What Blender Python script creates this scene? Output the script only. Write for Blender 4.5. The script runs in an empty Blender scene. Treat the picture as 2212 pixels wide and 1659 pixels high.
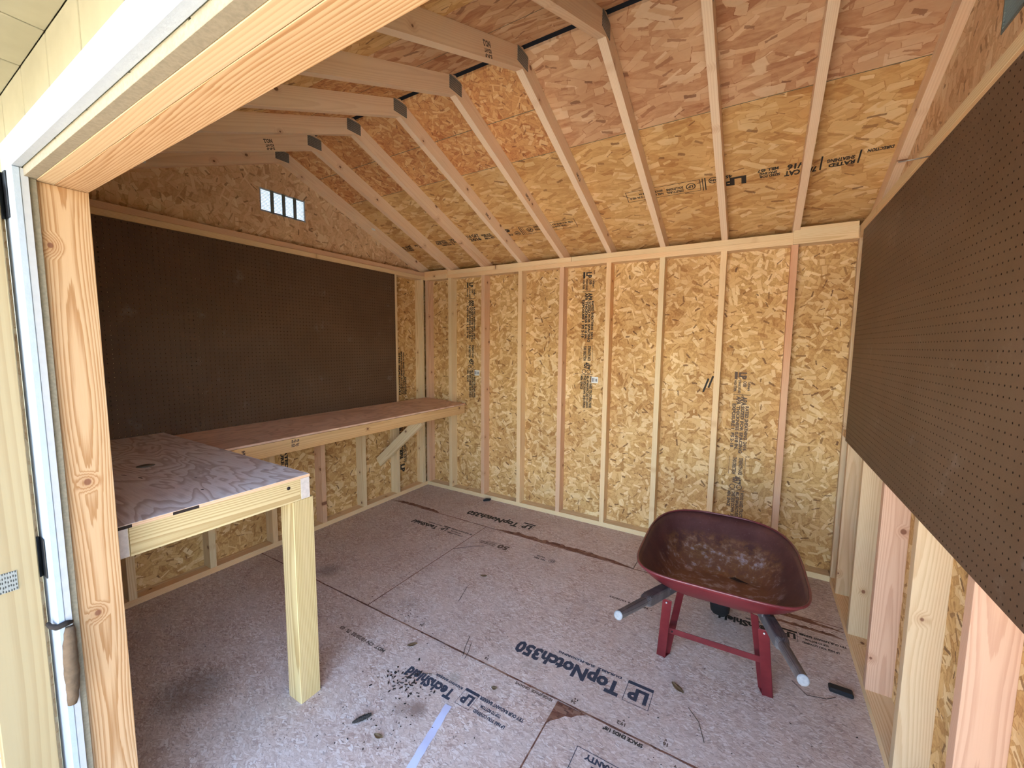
import bpy, bmesh, math, random
from mathutils import Vector, Matrix
random.seed(7)
I = 0.0254                                    # all lengths below are inches
C = bpy.context.scene.collection
scene = bpy.context.scene
def V(x, y, z): return Vector((x * I, y * I, z * I))

# ------------------------------------------------------------------ camera
cam_d = bpy.data.cameras.new('camera'); cam = bpy.data.objects.new('camera', cam_d); C.objects.link(cam)
YAW, PITCH, ROLL = math.radians(31.013), math.radians(-5.473), math.radians(0.507)
fw = Vector((-math.sin(YAW) * math.cos(PITCH), math.cos(YAW) * math.cos(PITCH), math.sin(PITCH)))
rt = Vector((math.cos(YAW), math.sin(YAW), 0)); up = rt.cross(fw)
rt2 = rt * math.cos(ROLL) + up * math.sin(ROLL); up2 = -rt * math.sin(ROLL) + up * math.cos(ROLL)
M = Matrix((rt2, up2, -fw)).transposed().to_4x4(); M.translation = V(118.137, -127.375, 59.768)
cam.matrix_world = M
cam_d.sensor_width = 36; cam_d.lens = 882.24 / 2212 * 36; cam_d.clip_start = 0.02
scene.camera = cam

# ------------------------------------------------------------------ light
SUN_EL, SUN_AZ = math.radians(66), math.radians(15)      # sun stands behind the shed, a little to the right
world = bpy.data.worlds.new('world'); scene.world = world; world.use_nodes = True
wn = world.node_tree; wn.nodes.clear()
sky = wn.nodes.new('ShaderNodeTexSky'); sky.sky_type = 'NISHITA'; sky.sun_disc = False
sky.sun_elevation = SUN_EL; sky.sun_rotation = SUN_AZ; sky.air_density = 1.15; sky.dust_density = .9; sky.ozone_density = 1.6
bgn = wn.nodes.new('ShaderNodeBackground'); bgn.inputs[1].default_value = 0.58
wo = wn.nodes.new('ShaderNodeOutputWorld')
wn.links.new(sky.outputs[0], bgn.inputs[0]); wn.links.new(bgn.outputs[0], wo.inputs[0])
sun_d = bpy.data.lights.new('sun', 'SUN'); sun_d.energy = 13.0; sun_d.angle = math.radians(0.6); sun_d.color = (1.0, 0.93, 0.82)
sun = bpy.data.objects.new('sun', sun_d); C.objects.link(sun)
sd = Vector((math.sin(SUN_AZ) * math.cos(SUN_EL), math.cos(SUN_AZ) * math.cos(SUN_EL), math.sin(SUN_EL)))
sun.rotation_euler = sd.to_track_quat('Z', 'Y').to_euler(); sun.location = V(60, 200, 300)
vs = scene.view_settings; vs.view_transform = 'Standard'; vs.look = 'None'; vs.gamma = 1; vs.use_curve_mapping = False
vs.exposure = 2.0
scene.cycles.use_light_tree = False; scene.cycles.use_adaptive_sampling = True; scene.cycles.adaptive_threshold = 0.05; scene.cycles.diffuse_bounces = 4; scene.cycles.glossy_bounces = 2; scene.cycles.max_bounces = 6; scene.cycles.transmission_bounces = 2

# ------------------------------------------------------------------ material helpers
class NB:
    def __init__(s, name):
        s.m = bpy.data.materials.new(name); s.m.use_nodes = True; s.t = s.m.node_tree; s.t.nodes.clear()
    def n(s, typ, **pr):
        o = s.t.nodes.new('ShaderNode' + typ)
        for k, v in pr.items(): setattr(o, k, v)
        return o
    def put(s, sock, v):
        if hasattr(v, 'is_output'): s.t.links.new(v, sock)
        elif isinstance(v, (tuple, list)) and len(v) == 3 and sock.type == 'RGBA': sock.default_value = (*v, 1)
        else: sock.default_value = v
    def ma(s, op, a, b=0.0, clamp=False):
        o = s.n('Math', operation=op, use_clamp=clamp); s.put(o.inputs[0], a); s.put(o.inputs[1], b); return o.outputs[0]
    def vm(s, op, a, b=(0, 0, 0)):
        o = s.n('VectorMath', operation=op); s.put(o.inputs[0], a)
        if op == 'SCALE': s.put(o.inputs[3], b)
        else: s.put(o.inputs[1], b)
        return o.outputs[1] if op in ('LENGTH', 'DISTANCE', 'DOT_PRODUCT') else o.outputs[0]
    def sep(s, v):
        o = s.n('SeparateXYZ'); s.put(o.inputs[0], v); return o.outputs
    def com(s, x, y, z):
        o = s.n('CombineXYZ'); s.put(o.inputs[0], x); s.put(o.inputs[1], y); s.put(o.inputs[2], z); return o.outputs[0]
    def mix(s, f, a, b, blend='MIX'):
        o = s.n('Mix', data_type='RGBA', blend_type=blend); s.put(o.inputs[0], f); s.put(o.inputs[6], a); s.put(o.inputs[7], b); return o.outputs[2]
    def noise(s, vec, scale, detail=3, rough=.55, dist=0):
        o = s.n('TexNoise'); s.put(o.inputs['Vector'], vec); s.put(o.inputs['Scale'], scale)
        s.put(o.inputs['Detail'], detail); s.put(o.inputs['Roughness'], rough); s.put(o.inputs['Distortion'], dist); return o.outputs[0]
    def sm(s, x, a, b, lo=0.0, hi=1.0):
        o = s.n('MapRange', interpolation_type='SMOOTHSTEP')
        s.put(o.inputs[0], x); s.put(o.inputs[1], a); s.put(o.inputs[2], b); s.put(o.inputs[3], lo); s.put(o.inputs[4], hi); return o.outputs[0]
    def ramp(s, f, stops):
        o = s.n('ValToRGB'); e = o.color_ramp.elements
        while len(e) < len(stops): e.new(.5)
        for k, (p, c) in enumerate(stops): e[k].position = p; e[k].color = (*c, 1)
        s.put(o.inputs[0], f); return o.outputs[0]
    def obj(s): return s.n('TexCoord').outputs['Object']
    def pos(s): return s.n('NewGeometry').outputs['Position']
    def rnd(s): return s.n('ObjectInfo').outputs['Random']
    def out(s, col, rough=.7, bump=None, bs=.2, bd=.002, metal=0.0, spec=.3):
        b = s.n('BsdfPrincipled'); s.put(b.inputs['Base Color'], col); s.put(b.inputs['Roughness'], rough); s.put(b.inputs['Metallic'], metal)
        s.put(b.inputs['Specular IOR Level'], spec)
        if bump is not None:
            k = s.n('Bump'); s.put(k.inputs['Strength'], bs); s.put(k.inputs['Distance'], bd); s.put(k.inputs['Height'], bump); s.t.links.new(k.outputs[0], b.inputs['Normal'])
        o = s.n('OutputMaterial'); s.t.links.new(b.outputs[0], o.inputs[0]); return s.m

def wood(name, light, dark, tint=(1.0, .8, .68), knots=.55, freq=150.0, contrast=.6, rough=.62, dirt=0.0):
    """sawn softwood: growth rings round an off-centre pith, grain along local X, knots, each board its own piece of tree"""
    b = NB(name); co = b.obj(); r = b.rnd(); x, y, z = b.sep(co)
    off = b.ma('MULTIPLY', r, 61.7); xo = b.ma('ADD', x, off)
    wn_ = b.n('TexWhiteNoise', noise_dimensions='1D'); b.put(wn_.inputs['W'], off); rc = b.sep(wn_.outputs['Color'])
    # knots
    vo = b.n('TexVoronoi', voronoi_dimensions='1D'); b.put(vo.inputs['W'], b.ma('MULTIPLY', xo, 2.9)); b.put(vo.inputs['Scale'], 1.0)
    kc = b.sep(vo.outputs['Color'])
    kx = b.ma('SUBTRACT', xo, b.ma('DIVIDE', vo.outputs['W'], 2.9))
    ky = b.ma('SUBTRACT', y, b.ma('MULTIPLY', b.ma('SUBTRACT', kc[0], .5), .09))
    kz = b.ma('MULTIPLY', b.ma('SUBTRACT', z, b.ma('MULTIPLY', b.ma('SUBTRACT', kc[1], .5), .04)), .12)
    d = b.vm('LENGTH', b.com(b.ma('MULTIPLY', kx, .8), ky, kz))
    has = b.ma('LESS_THAN', kc[2], knots)
    kr = b.ma('ADD', b.ma('MULTIPLY', kc[0], .007), .004)
    knot = b.ma('MULTIPLY', has, b.sm(d, b.ma('MULTIPLY', kr, 1.25), b.ma('MULTIPLY', kr, .8)))
    halo = b.ma('MULTIPLY', has, b.sm(d, .030, .004))
    # rings
    w1 = b.ma('MULTIPLY', b.ma('SUBTRACT', b.noise(b.com(b.ma('MULTIPLY', xo, .9), 0.0, off), 1.0, 1), .5), .045)
    w2 = b.ma('MULTIPLY', b.ma('SUBTRACT', b.noise(b.com(b.ma('MULTIPLY', xo, .9), 7.0, off), 1.0, 1), .5), .035)
    Y = b.ma('ADD', b.ma('SUBTRACT', y, b.ma('MULTIPLY', b.ma('SUBTRACT', rc[0], .5), .10)), w1)
    Z = b.ma('ADD', b.ma('SUBTRACT', z, b.ma('ADD', .03, b.ma('MULTIPLY', rc[1], .06))), w2)
    rad = b.ma('SQRT', b.ma('ADD', b.ma('MULTIPLY', Y, Y), b.ma('MULTIPLY', Z, Z)))
    fib = b.noise(b.com(b.ma('MULTIPLY', xo, 6), b.ma('MULTIPLY', y, 260), b.ma('MULTIPLY', z, 260)), 1.0, 2)
    rad = b.ma('ADD', rad, b.ma('ADD', b.ma('MULTIPLY', halo, .008), b.ma('MULTIPLY', fib, .0016)))
    ring = b.ma('FRACT', b.ma('MULTIPLY', rad, freq))
    lw = b.ma('MULTIPLY', b.sm(ring, .25, .9), b.sm(ring, 1.0, .93))
    f = b.ma('MULTIPLY', lw, contrast)
    f = b.ma('ADD', f, b.ma('MULTIPLY', b.ma('SUBTRACT', fib, .5), .35), True)
    col = b.mix(f, light, dark)
    heart = b.sm(b.noise(b.com(b.ma('MULTIPLY', xo, .5), b.ma('MULTIPLY', y, 9), b.ma('MULTIPLY', z, 9)), 1.0, 2), .45, .65)
    col = b.mix(b.ma('MULTIPLY', b.ma('MULTIPLY', rc[2], .9), heart), col, tint, 'MULTIPLY')
    col = b.mix(b.ma('MULTIPLY', halo, .35), col, (.62, .40, .26), 'MULTIPLY')
    col = b.mix(b.ma('MULTIPLY', knot, .85), col, (.17, .058, .028))
    if dirt: col = b.mix(b.ma('MULTIPLY', b.sm(b.noise(co, 14, 4), .45, .75), dirt), col, (.25, .23, .24))
    return b.out(col, rough)

def osb(name, plane, base, lights, darks, spread, scale=1.0, dust=None, dark_amt=.75, rough=.7, blotch=.25, stains=()):
    """oriented strand board: layers of rectangular strands, each with its own heading and tone"""
    b = NB(name); p = b.pos(); X, Y, Z = b.sep(p)
    if plane == 'wall': u, v = Z, b.ma('ADD', X, Y)          # strands mostly run up the sheet
    else: u, v = X, Y
    uv = b.com(u, v, 0.0)
    wide = spread > 2.5; gu, gv = (75, 90) if wide else (26, 85); ca, cb = (.85, 1.1) if wide else (.62, 1.25)
    grain = b.noise(b.com(b.ma('MULTIPLY', u, gu / scale), b.ma('MULTIPLY', v, gv / scale), 0.0), 1.0, 3, .65)
    col = b.mix(b.sm(grain, .3, .7), darks[0], base)
    specs = [(14, .115, .030, 1), (18, .082, .019, 1), (23, .060, .012, 1), (22, .048, .0055, 0)]
    for k, (sc, L, W, kind) in enumerate(specs):
        sc /= scale; L *= scale; W *= scale
        vec = b.vm('ADD', b.vm('MULTIPLY', uv, (sc * ca, sc * cb, 1)), (3.7 * k + 1.3, 9.1 * k, 0))
        vo = b.n('TexVoronoi', voronoi_dimensions='2D'); b.put(vo.inputs['Vector'], vec); b.put(vo.inputs['Scale'], 1.0)
        c = b.sep(vo.outputs['Color'])
        dl = b.vm('DIVIDE', b.vm('SUBTRACT', vec, vo.outputs['Position']), (sc * ca, sc * cb, 1))
        ro = b.n('VectorRotate', rotation_type='Z_AXIS'); b.put(ro.inputs['Vector'], dl); b.put(ro.inputs['Angle'], b.ma('MULTIPLY', b.ma('SUBTRACT', c[0], .5), spread))
        lx, ly, _ = b.sep(ro.outputs[0])
        hl = b.ma('MULTIPLY', b.ma('ADD', c[1], .25), L * .6); hw = b.ma('MULTIPLY', b.ma('ADD', c[2], .25), W * .7)
        wob = b.ma('MULTIPLY', b.ma('SUBTRACT', grain, .5), .010 * scale)
        mk = b.ma('MULTIPLY', b.sm(b.ma('ADD', b.ma('ABSOLUTE', lx), wob), b.ma('ADD', hl, .002), hl), b.sm(b.ma('ADD', b.ma('ABSOLUTE', ly), wob), b.ma('ADD', hw, .0012), hw))
        sh = b.ma('MULTIPLY', b.sm(b.ma('ABSOLUTE', lx), b.ma('ADD', hl, .006), hl), b.sm(b.ma('ABSOLUTE', ly), b.ma('ADD', hw, .004), hw))  # sh: shade painted in a rim round each strand
        if kind: col = b.mix(b.ma('MULTIPLY', sh, b.ma('MULTIPLY', c[2], .75)), col, darks[0], 'MULTIPLY')
        ton = b.ma('FRACT', b.ma('MULTIPLY', b.ma('ADD', c[0], c[2]), 7.3))
        if kind:
            sc_ = b.ramp(b.ma('ADD', ton, b.ma('MULTIPLY', b.ma('SUBTRACT', grain, .5), .5)), [(0, darks[1]), (.22, base), (.6, lights[0]), (1, lights[1])])
            amt = b.ma('MULTIPLY', mk, .85)
        else:
            sc_ = b.mix(ton, darks[2], darks[1]); amt = b.ma('MULTIPLY', mk, b.ma('MULTIPLY', b.ma('LESS_THAN', c[1], .5), dark_amt))
        col = b.mix(amt, col, sc_)
    col = b.mix(b.ma('MULTIPLY', b.sm(b.noise(uv, 2.2, 2), .35, .7), blotch), col, darks[1], 'MULTIPLY')
    if dust:
        g = b.noise(uv, 5.0, 3, .6)
        col = b.mix(b.sm(g, .25, .7, .1, .5), col, dust)
        sp = b.noise(b.com(b.ma('MULTIPLY', u, 70), b.ma('MULTIPLY', v, 190), 0.0), 1.0, 2, .7); col = b.mix(b.sm(sp, .60, .74, 0, .6), col, darks[1]); col = b.mix(b.sm(sp, .40, .27, 0, .6), col, lights[1])
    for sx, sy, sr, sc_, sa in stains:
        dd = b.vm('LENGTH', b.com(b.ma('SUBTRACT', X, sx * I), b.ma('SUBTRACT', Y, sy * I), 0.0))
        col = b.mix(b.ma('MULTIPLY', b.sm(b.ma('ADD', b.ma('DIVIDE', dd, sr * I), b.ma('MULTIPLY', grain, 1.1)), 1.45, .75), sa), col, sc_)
    return b.out(col, rough)

def veneer(name, light, dark, tint, freq=16.0, rough=.6):
    '''rotary-cut plywood face: long swirling contours, grain along local X'''
    b = NB(name); x, y, z = b.sep(b.obj())
    d = b.vm('LENGTH', b.com(b.ma('MULTIPLY', b.ma('ADD', x, .03), 1.6), b.ma('MULTIPLY', b.ma('ADD', y, .01), 3.2), 0.0))
    n = b.noise(b.com(b.ma('MULTIPLY', x, 1.6), b.ma('MULTIPLY', y, 5.5), 3.0), 1.0, 3, .5, .6)
    h = b.ma('ADD', n, b.ma('MULTIPLY', b.sm(d, .75, .0), .38))
    r = b.ma('FRACT', b.ma('MULTIPLY', h, freq)); lw = b.ma('MULTIPLY', b.sm(r, .35, .85), b.sm(r, 1.0, .9))
    f2 = b.noise(b.com(b.ma('MULTIPLY', x, 8), b.ma('MULTIPLY', y, 220), 0.0), 1.0, 2)
    c = b.mix(b.ma('MULTIPLY', lw, .75), light, dark); c = b.mix(b.sm(f2, .4, .75, 0, .35), c, dark)
    c = b.mix(b.sm(b.noise(b.obj(), 3.0, 3), .35, .7), c, tint, 'MULTIPLY')
    return b.out(c, rough)

def plain(name, col, rough=.6, var=.12, scale=25, metal=0.0, bs=.1, bd=.001, spec=.3):
    b = NB(name); n = b.noise(b.obj(), scale, 4)
    c = b.mix(b.sm(n, .3, .7, 0, var), col, tuple(q * .45 for q in col))
    return b.out(c, rough, n, bs, bd, metal, spec)

# ------------------------------------------------------------------ materials
PINE = wood('pine', (.84, .62, .37), (.66, .40, .18), freq=210)
PINE_R = wood('pine_reddish', (.76, .49, .31), (.58, .30, .17), (.92, .72, .62), freq=210)
STUD_P = wood('stud_tan', (.66, .48, .30), (.52, .33, .18), (1, .88, .8), .6, 240)
STUD_R = wood('stud_pink', (.66, .41, .28), (.52, .28, .18), (1, .88, .82), .6, 240)
PINE_P = wood('pine_pale', (.80, .62, .38), (.62, .41, .20), (1, .92, .84), .5, 210)
FIR = wood('fir_orange', (.76, .50, .31), (.60, .33, .18), (1, .9, .82), .45, 240, .6)
JAMB = wood('fir_jamb', (.50, .315, .175), (.32, .15, .055), (1, .9, .8), .5, 400, .85)  # jamb woods darkened below the studs' tone against bright outdoor light
JAMB_P = wood('fir_jamb_sapwood', (.52, .40, .26), (.42, .28, .16), (1, .9, .8), .2, 300, .6)
RAFT = wood('rafter_spruce', (.88, .66, .46), (.74, .50, .31), (.95, .82, .72), .5, 180, .45)
TREAT = wood('treated_pine', (.64, .48, .255), (.42, .265, .11), (.92, .92, .8), .2, 150, .85)
TREAT_END = plain('sawn_end_grain', (.62, .52, .47), .8, .3, 60)
DOORP = wood('door_pine', (.33, .245, .135), (.25, .165, .08), (1, .92, .82), .5, 90, .5)  # pine made darker than its own colour to offset light outside
BENCHF = wood('fascia_pine', (.72, .46, .22), (.54, .30, .12), (1, .9, .8), .35, 140, .5)
WEATH = wood('weathered_handle', (.15, .138, .145), (.065, .06, .066), (.85, .85, .9), .1, 260, .8, .75, .5)
PLY_RED = veneer('plywood_red', (.84, .58, .42), (.64, .40, .27), (.92, .86, .82), 9)
PLY_GREY = veneer('plywood_grey', (.84, .77, .74), (.50, .36, .30), (.95, .86, .82), 12)
OSB_W = osb('osb_wall', 'wall', (.69, .425, .17), ((.79, .535, .255), (.90, .69, .39)), ((.50, .27, .095), (.43, .215, .07), (.13, .055, .025)), 5.0, 1.2, None, .85)
OSB_G = osb('osb_gable', 'wall', (.78, .53, .32), ((.84, .60, .38), (.90, .72, .49)), ((.64, .41, .23), (.54, .32, .17), (.15, .07, .03)), 3.0, 1.3)
OSB_RY = osb('osb_roof_yellow', 'flat', (.70, .42, .17), ((.77, .50, .22), (.85, .62, .33)), ((.57, .31, .11), (.50, .25, .085), (.18, .07, .03)), 1.3, 1.6)
OSB_RR = osb('osb_roof_red', 'flat', (.64, .37, .20), ((.71, .44, .25), (.80, .57, .36)), ((.52, .26, .13), (.43, .19, .09), (.18, .07, .035)), 1.1, 1.9)
OSB_RF = osb('osb_roof_fine', 'flat', (.70, .35, .135), ((.78, .44, .185), (.86, .58, .29)), ((.55, .25, .10), (.48, .18, .065), (.2, .06, .03)), 3.0, .9)
OSB_F = osb('osb_floor', 'flat', (.63, .47, .385), ((.72, .57, .49), (.86, .77, .71)), ((.48, .335, .265), (.37, .23, .18), (.10, .065, .05)), 1.8, .36, (.63, .53, .47), .8, .8, .2,
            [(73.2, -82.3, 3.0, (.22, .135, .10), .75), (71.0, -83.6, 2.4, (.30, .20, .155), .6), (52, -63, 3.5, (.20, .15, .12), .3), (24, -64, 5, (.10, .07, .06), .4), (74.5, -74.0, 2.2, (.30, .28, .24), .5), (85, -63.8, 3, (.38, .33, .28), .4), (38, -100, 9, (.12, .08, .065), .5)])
CHIP = osb('osb_bare_red', 'flat', (.25, .11, .07), ((.32, .16, .10), (.40, .24, .17)), ((.17, .065, .045), (.13, .05, .035), (.05, .02, .015)), .6, .9)
WHITE = plain('white_trim_paint', (.36, .39, .44), .55, .06, 60, 0, .5, .002)  # trim whites set well below real paint, countering the outdoor glare
WHITE_S = plain('white_trim_side', (.40, .385, .39), .7, .1, 60)
SIDE_EDGE = plain('siding_cut_edge', (.27, .22, .155), .85, .35, 160)
CREAM = plain('cream_siding_paint', (.27, .24, .16), .6, .15, 18, 0, .3, .001)  # cream lowered in tone so sky light does not wash it out
CREAM_D = plain('siding_groove', (.36, .30, .18), .7, .1)
PEG = NB('pegboard_brown')
_n = PEG.noise(PEG.pos(), 3.0, 4); _s = PEG.sm(PEG.noise(PEG.pos(), 7.0, 5, .7), .60, .72)
_f = PEG.noise(PEG.pos(), 400, 2)
_c = PEG.mix(PEG.sm(_n, .3, .7), (.112, .060, .034), (.135, .076, .046))
_c = PEG.mix(PEG.ma('MULTIPLY', _s, .28), _c, (.30, .25, .22)); _c = PEG.mix(PEG.sm(_f, .4, .7, 0, .25), _c, (.06, .032, .02))
PEG = PEG.out(_c, .5, _f, .1, .0004, 0, .35)
PEG_HOLE = plain('pegboard_hole_shade', (.030, .017, .011), .95, .2, 200, 0, 0, .001, .0)  # hole walls near black, shade of the holes put into the colour
BLACK = plain('black_metal', (.012, .012, .014), .4, .1)
BLACKP = plain('black_plastic', (.015, .015, .018), .5, .1)
RUBBER = plain('tyre_rubber', (.012, .012, .014), .75, .2, 80)
FELT = plain('ridge_felt', (.012, .012, .016), .9, .1)
RED = NB('red_wheelbarrow_paint')
_n = RED.noise(RED.obj(), 9.0, 5); _s = RED.noise(RED.obj(), 60, 4, .7)
_c = RED.mix(RED.sm(_n, .3, .75), (.105, .009, .013), (.155, .018, .022)); _c = RED.mix(RED.sm(_s, .64, .72, 0, .7), _c, (.10, .035, .03))
RED = RED.out(_c, .42, _s, .05, .0005, 0, .35)
RIMM = plain('worn_red_rim', (.17, .03, .036), .3, .3, 90, 0, .1, .0005, .6)
ALUM = plain('mill_aluminium', (.62, .63, .64), .45, .1, 40, .3)
ALUM_D = plain('dull_vent_metal', (.17, .19, .18), .6, .2, 30, .2)
PAPER = plain('bluish_paper', (.60, .62, .80), .8, .05)
MUD = plain('dried_mud', (.135, .085, .05), .95, .6, 45, 0, .9, .004)
MUD_D = plain('dark_mud', (.03, .022, .018), .95, .4, 60, 0, .9, .003)
INK = plain('black_ink', (.035, .027, .022), .7, .2, 200)
INK_B = plain('blue_black_ink', (.055, .06, .085), .75, .5, 150)
INK_F = plain('faded_ink', (.15, .10, .075), .75, .5, 150)
CHALK = plain('green_chalk', (.16, .15, .10), .9, .3, 120)
LEAFM = plain('dry_leaf', (.19, .12, .06), .8, .4, 90)
CRUMB = plain('bark_crumb', (.035, .022, .018), .9, .4, 200)
CONE = plain('cone_scale', (.04, .032, .028), .85, .4, 200)
TAGM = plain('white_tag', (.80, .80, .78), .6, .03)
TAGI = plain('tag_grey_print', (.25, .26, .27), .7, .1)
STEEL = plain('nail_steel', (.38, .33, .29), .4, .2, 90, .7)
CEMENT = plain('handle_end_grain', (.26, .27, .30), .85, .4, 90)
GALV = NB('galvanised_plate')
_o = GALV.obj(); _x, _y, _z = GALV.sep(_o)
_t = GALV.n('TexVoronoi', voronoi_dimensions='2D'); GALV.put(_t.inputs['Vector'], GALV.com(GALV.ma('MULTIPLY', _x, 240), GALV.ma('MULTIPLY', _y, 90), 0.0)); GALV.put(_t.inputs['Scale'], 1.0); GALV.put(_t.inputs['Randomness'], .25)
_c = GALV.mix(GALV.sm(_t.outputs['Distance'], .22, .34), (.06, .06, .06), (.30, .30, .29))
GALV = GALV.out(_c, .45, _t.outputs['Distance'], .4, .001, .5)
BOUNCE = NB('bounce_slab_pale')
_n = BOUNCE.noise(BOUNCE.pos(), 1.2, 6, .65)
BOUNCE = BOUNCE.out(BOUNCE.ramp(_n, [(0, (.52, .46, .37)), (.5, (.62, .56, .46)), (1, (.70, .64, .54))]), .95)
GRASS = NB('grass_outside')
_n = GRASS.noise(GRASS.pos(), 6, 4, .65)
GRASS = GRASS.out(GRASS.mix(_n, (.05, .055, .02), (.13, .12, .06)), .95)
# tray inside: old paint, rust on the floor and front slope, dried cement smears
TRAY = NB('tray_inside_rusty')
_o = TRAY.obj(); _x, _y, _z = TRAY.sep(_o)
_n1 = TRAY.noise(_o, 7, 6, .65); _n2 = TRAY.noise(_o, 26, 5, .7); _n3 = TRAY.noise(_o, 90, 3)
_c = TRAY.mix(TRAY.sm(_n1, .35, .7), (.085, .028, .028), (.13, .05, .045))
_low = TRAY.sm(_z, .035, -.10)
_rm = TRAY.ma('MULTIPLY', TRAY.sm(TRAY.ma('ADD', _n1, TRAY.ma('MULTIPLY', _low, .35)), .55, .75), _low)
_c = TRAY.mix(TRAY.ma('MULTIPLY', _rm, .85), _c, TRAY.mix(_n2, (.19, .08, .045), (.30, .13, .06)))
_oe = TRAY.ma('MULTIPLY', TRAY.ma('MULTIPLY', TRAY.sm(_y, .14, .24), TRAY.sm(_z, .02, -.02)), TRAY.sm(_n2, .4, .6))
_c = TRAY.mix(TRAY.ma('MULTIPLY', _oe, .6), _c, (.30, .14, .035))
_cm = TRAY.sm(TRAY.ma('ADD', _n2, TRAY.ma('MULTIPLY', _n1, .45)), .72, .94)
_c = TRAY.mix(TRAY.ma('MULTIPLY', TRAY.ma('MULTIPLY', _cm, TRAY.sm(_z, .0, -.06)), .9), _c, (.50, .45, .50))
_c = TRAY.mix(TRAY.sm(_n3, .6, .75, 0, .2), _c, (.30, .22, .22))
TRAY = TRAY.out(_c, .48, _n2, .2, .001, 0, .45)

# ------------------------------------------------------------------ geometry helpers
def mesh_obj(name, verts, faces, mat, parent=None, loc=None, smooth=False):
    me = bpy.data.meshes.new(name); me.from_pydata([tuple(v) for v in verts], [], faces); me.update()
    return finish(name, me, mat, parent, loc, smooth)
def finish(name, me, mat, parent=None, loc=None, smooth=False):
    for m in (mat if isinstance(mat, (list, tuple)) else [mat]): me.materials.append(m)
    if smooth:
        for p in me.polygons: p.use_smooth = True
    o = bpy.data.objects.new(name, me); C.objects.link(o)
    if loc is not None: o.location = loc
    if parent: o.parent = parent
    return o
def bm_obj(name, bm, mat, parent=None, smooth=False):
    me = bpy.data.meshes.new(name); bm.normal_update(); bm.to_mesh(me); bm.free(); return finish(name, me, mat, parent, None, smooth)
def empty(name, label=None, cat=None, group=None, kind=None, loc=(0, 0, 0)):
    o = bpy.data.objects.new(name, None); C.objects.link(o); o.location = loc; o.empty_display_size = .1
    tag(o, label, cat, group, kind); return o
def tag(o, label=None, cat=None, group=None, kind=None):
    for k, v in (('label', label), ('category', cat), ('group', group), ('kind', kind)):
        if v: o[k] = v
    return o
def board_mesh(L, W, T, bev=.06):
    bm = bmesh.new(); bmesh.ops.create_cube(bm, size=1)
    bmesh.ops.scale(bm, vec=(L * I, W * I, T * I), verts=bm.verts)
    if bev: bmesh.ops.bevel(bm, geom=list(bm.edges), offset=min(bev, T * .3) * I, segments=1, affect='EDGES')
    me = bpy.data.meshes.new('board'); bm.to_mesh(me); bm.free(); return me
def board(name, p0, p1, wide, W, T, mat, parent=None, bev=.06):
    """a length of lumber from p0 to p1 (centre line, inches); W is measured along 'wide', T across; local X is the grain"""
    p0, p1 = Vector(p0), Vector(p1); ax = (p1 - p0); L = ax.length; ax.normalize()
    wd = Vector(wide); wd = (wd - ax * wd.dot(ax)).normalized(); th = ax.cross(wd)
    o = finish(name, board_mesh(L, W, T, bev), mat)
    m = Matrix((ax, wd, th)).transposed().to_4x4(); m.translation = (p0 + p1) / 2 * I; o.matrix_world = m
    if parent: o.parent = parent
    return o
def box(name, x0, x1, y0, y1, z0, z1, mat, parent=None, bev=.03, grain='auto'):
    d = [x1 - x0, y1 - y0, z1 - z0]; c = [(x0 + x1) / 2, (y0 + y1) / 2, (z0 + z1) / 2]
    o = sorted(range(3), key=lambda k: -d[k])
    if grain != 'auto': g = 'xyz'.index(grain); o = [g] + [k for k in o if k != g]
    a = [0, 0, 0]; a[o[0]] = d[o[0]] / 2; w = [0, 0, 0]; w[o[1]] = 1
    return board(name, [c[k] - a[k] for k in range(3)], [c[k] + a[k] for k in range(3)], w, d[o[1]], d[o[2]], mat, parent, bev)
def prism(name, poly, axis, a0, a1, mat, parent=None):
    """polygon (inches, in the two other axes, in cyclic order) extruded along an axis"""
    n = len(poly); vs_ = []
    for a in (a0, a1):
        for u, v in poly:
            vs_.append(V(a, u, v) if axis == 'x' else V(u, a, v) if axis == 'y' else V(u, v, a))
    fs = [list(range(n))[::-1], list(range(n, 2 * n))] + [[k, (k + 1) % n, n + (k + 1) % n, n + k] for k in range(n)]
    o = mesh_obj(name, vs_, fs, mat, parent)
    bm = bmesh.new(); bm.from_mesh(o.data); bmesh.ops.recalc_face_normals(bm, faces=bm.faces); bm.to_mesh(o.data); bm.free(); return o
def cut(o, x0, x1, y0, y1, z0, z1):
    k = box('cutter', x0, x1, y0, y1, z0, z1, WHITE, None, 0)
    md = o.modifiers.new('b', 'BOOLEAN'); md.object = k; md.operation = 'DIFFERENCE'; md.solver = 'EXACT'
    bpy.context.view_layer.update(); dg = bpy.context.evaluated_depsgraph_get()
    me = bpy.data.meshes.new_from_object(o.evaluated_get(dg)); o.modifiers.clear(); o.data = me
    bpy.data.objects.remove(k)
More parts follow.
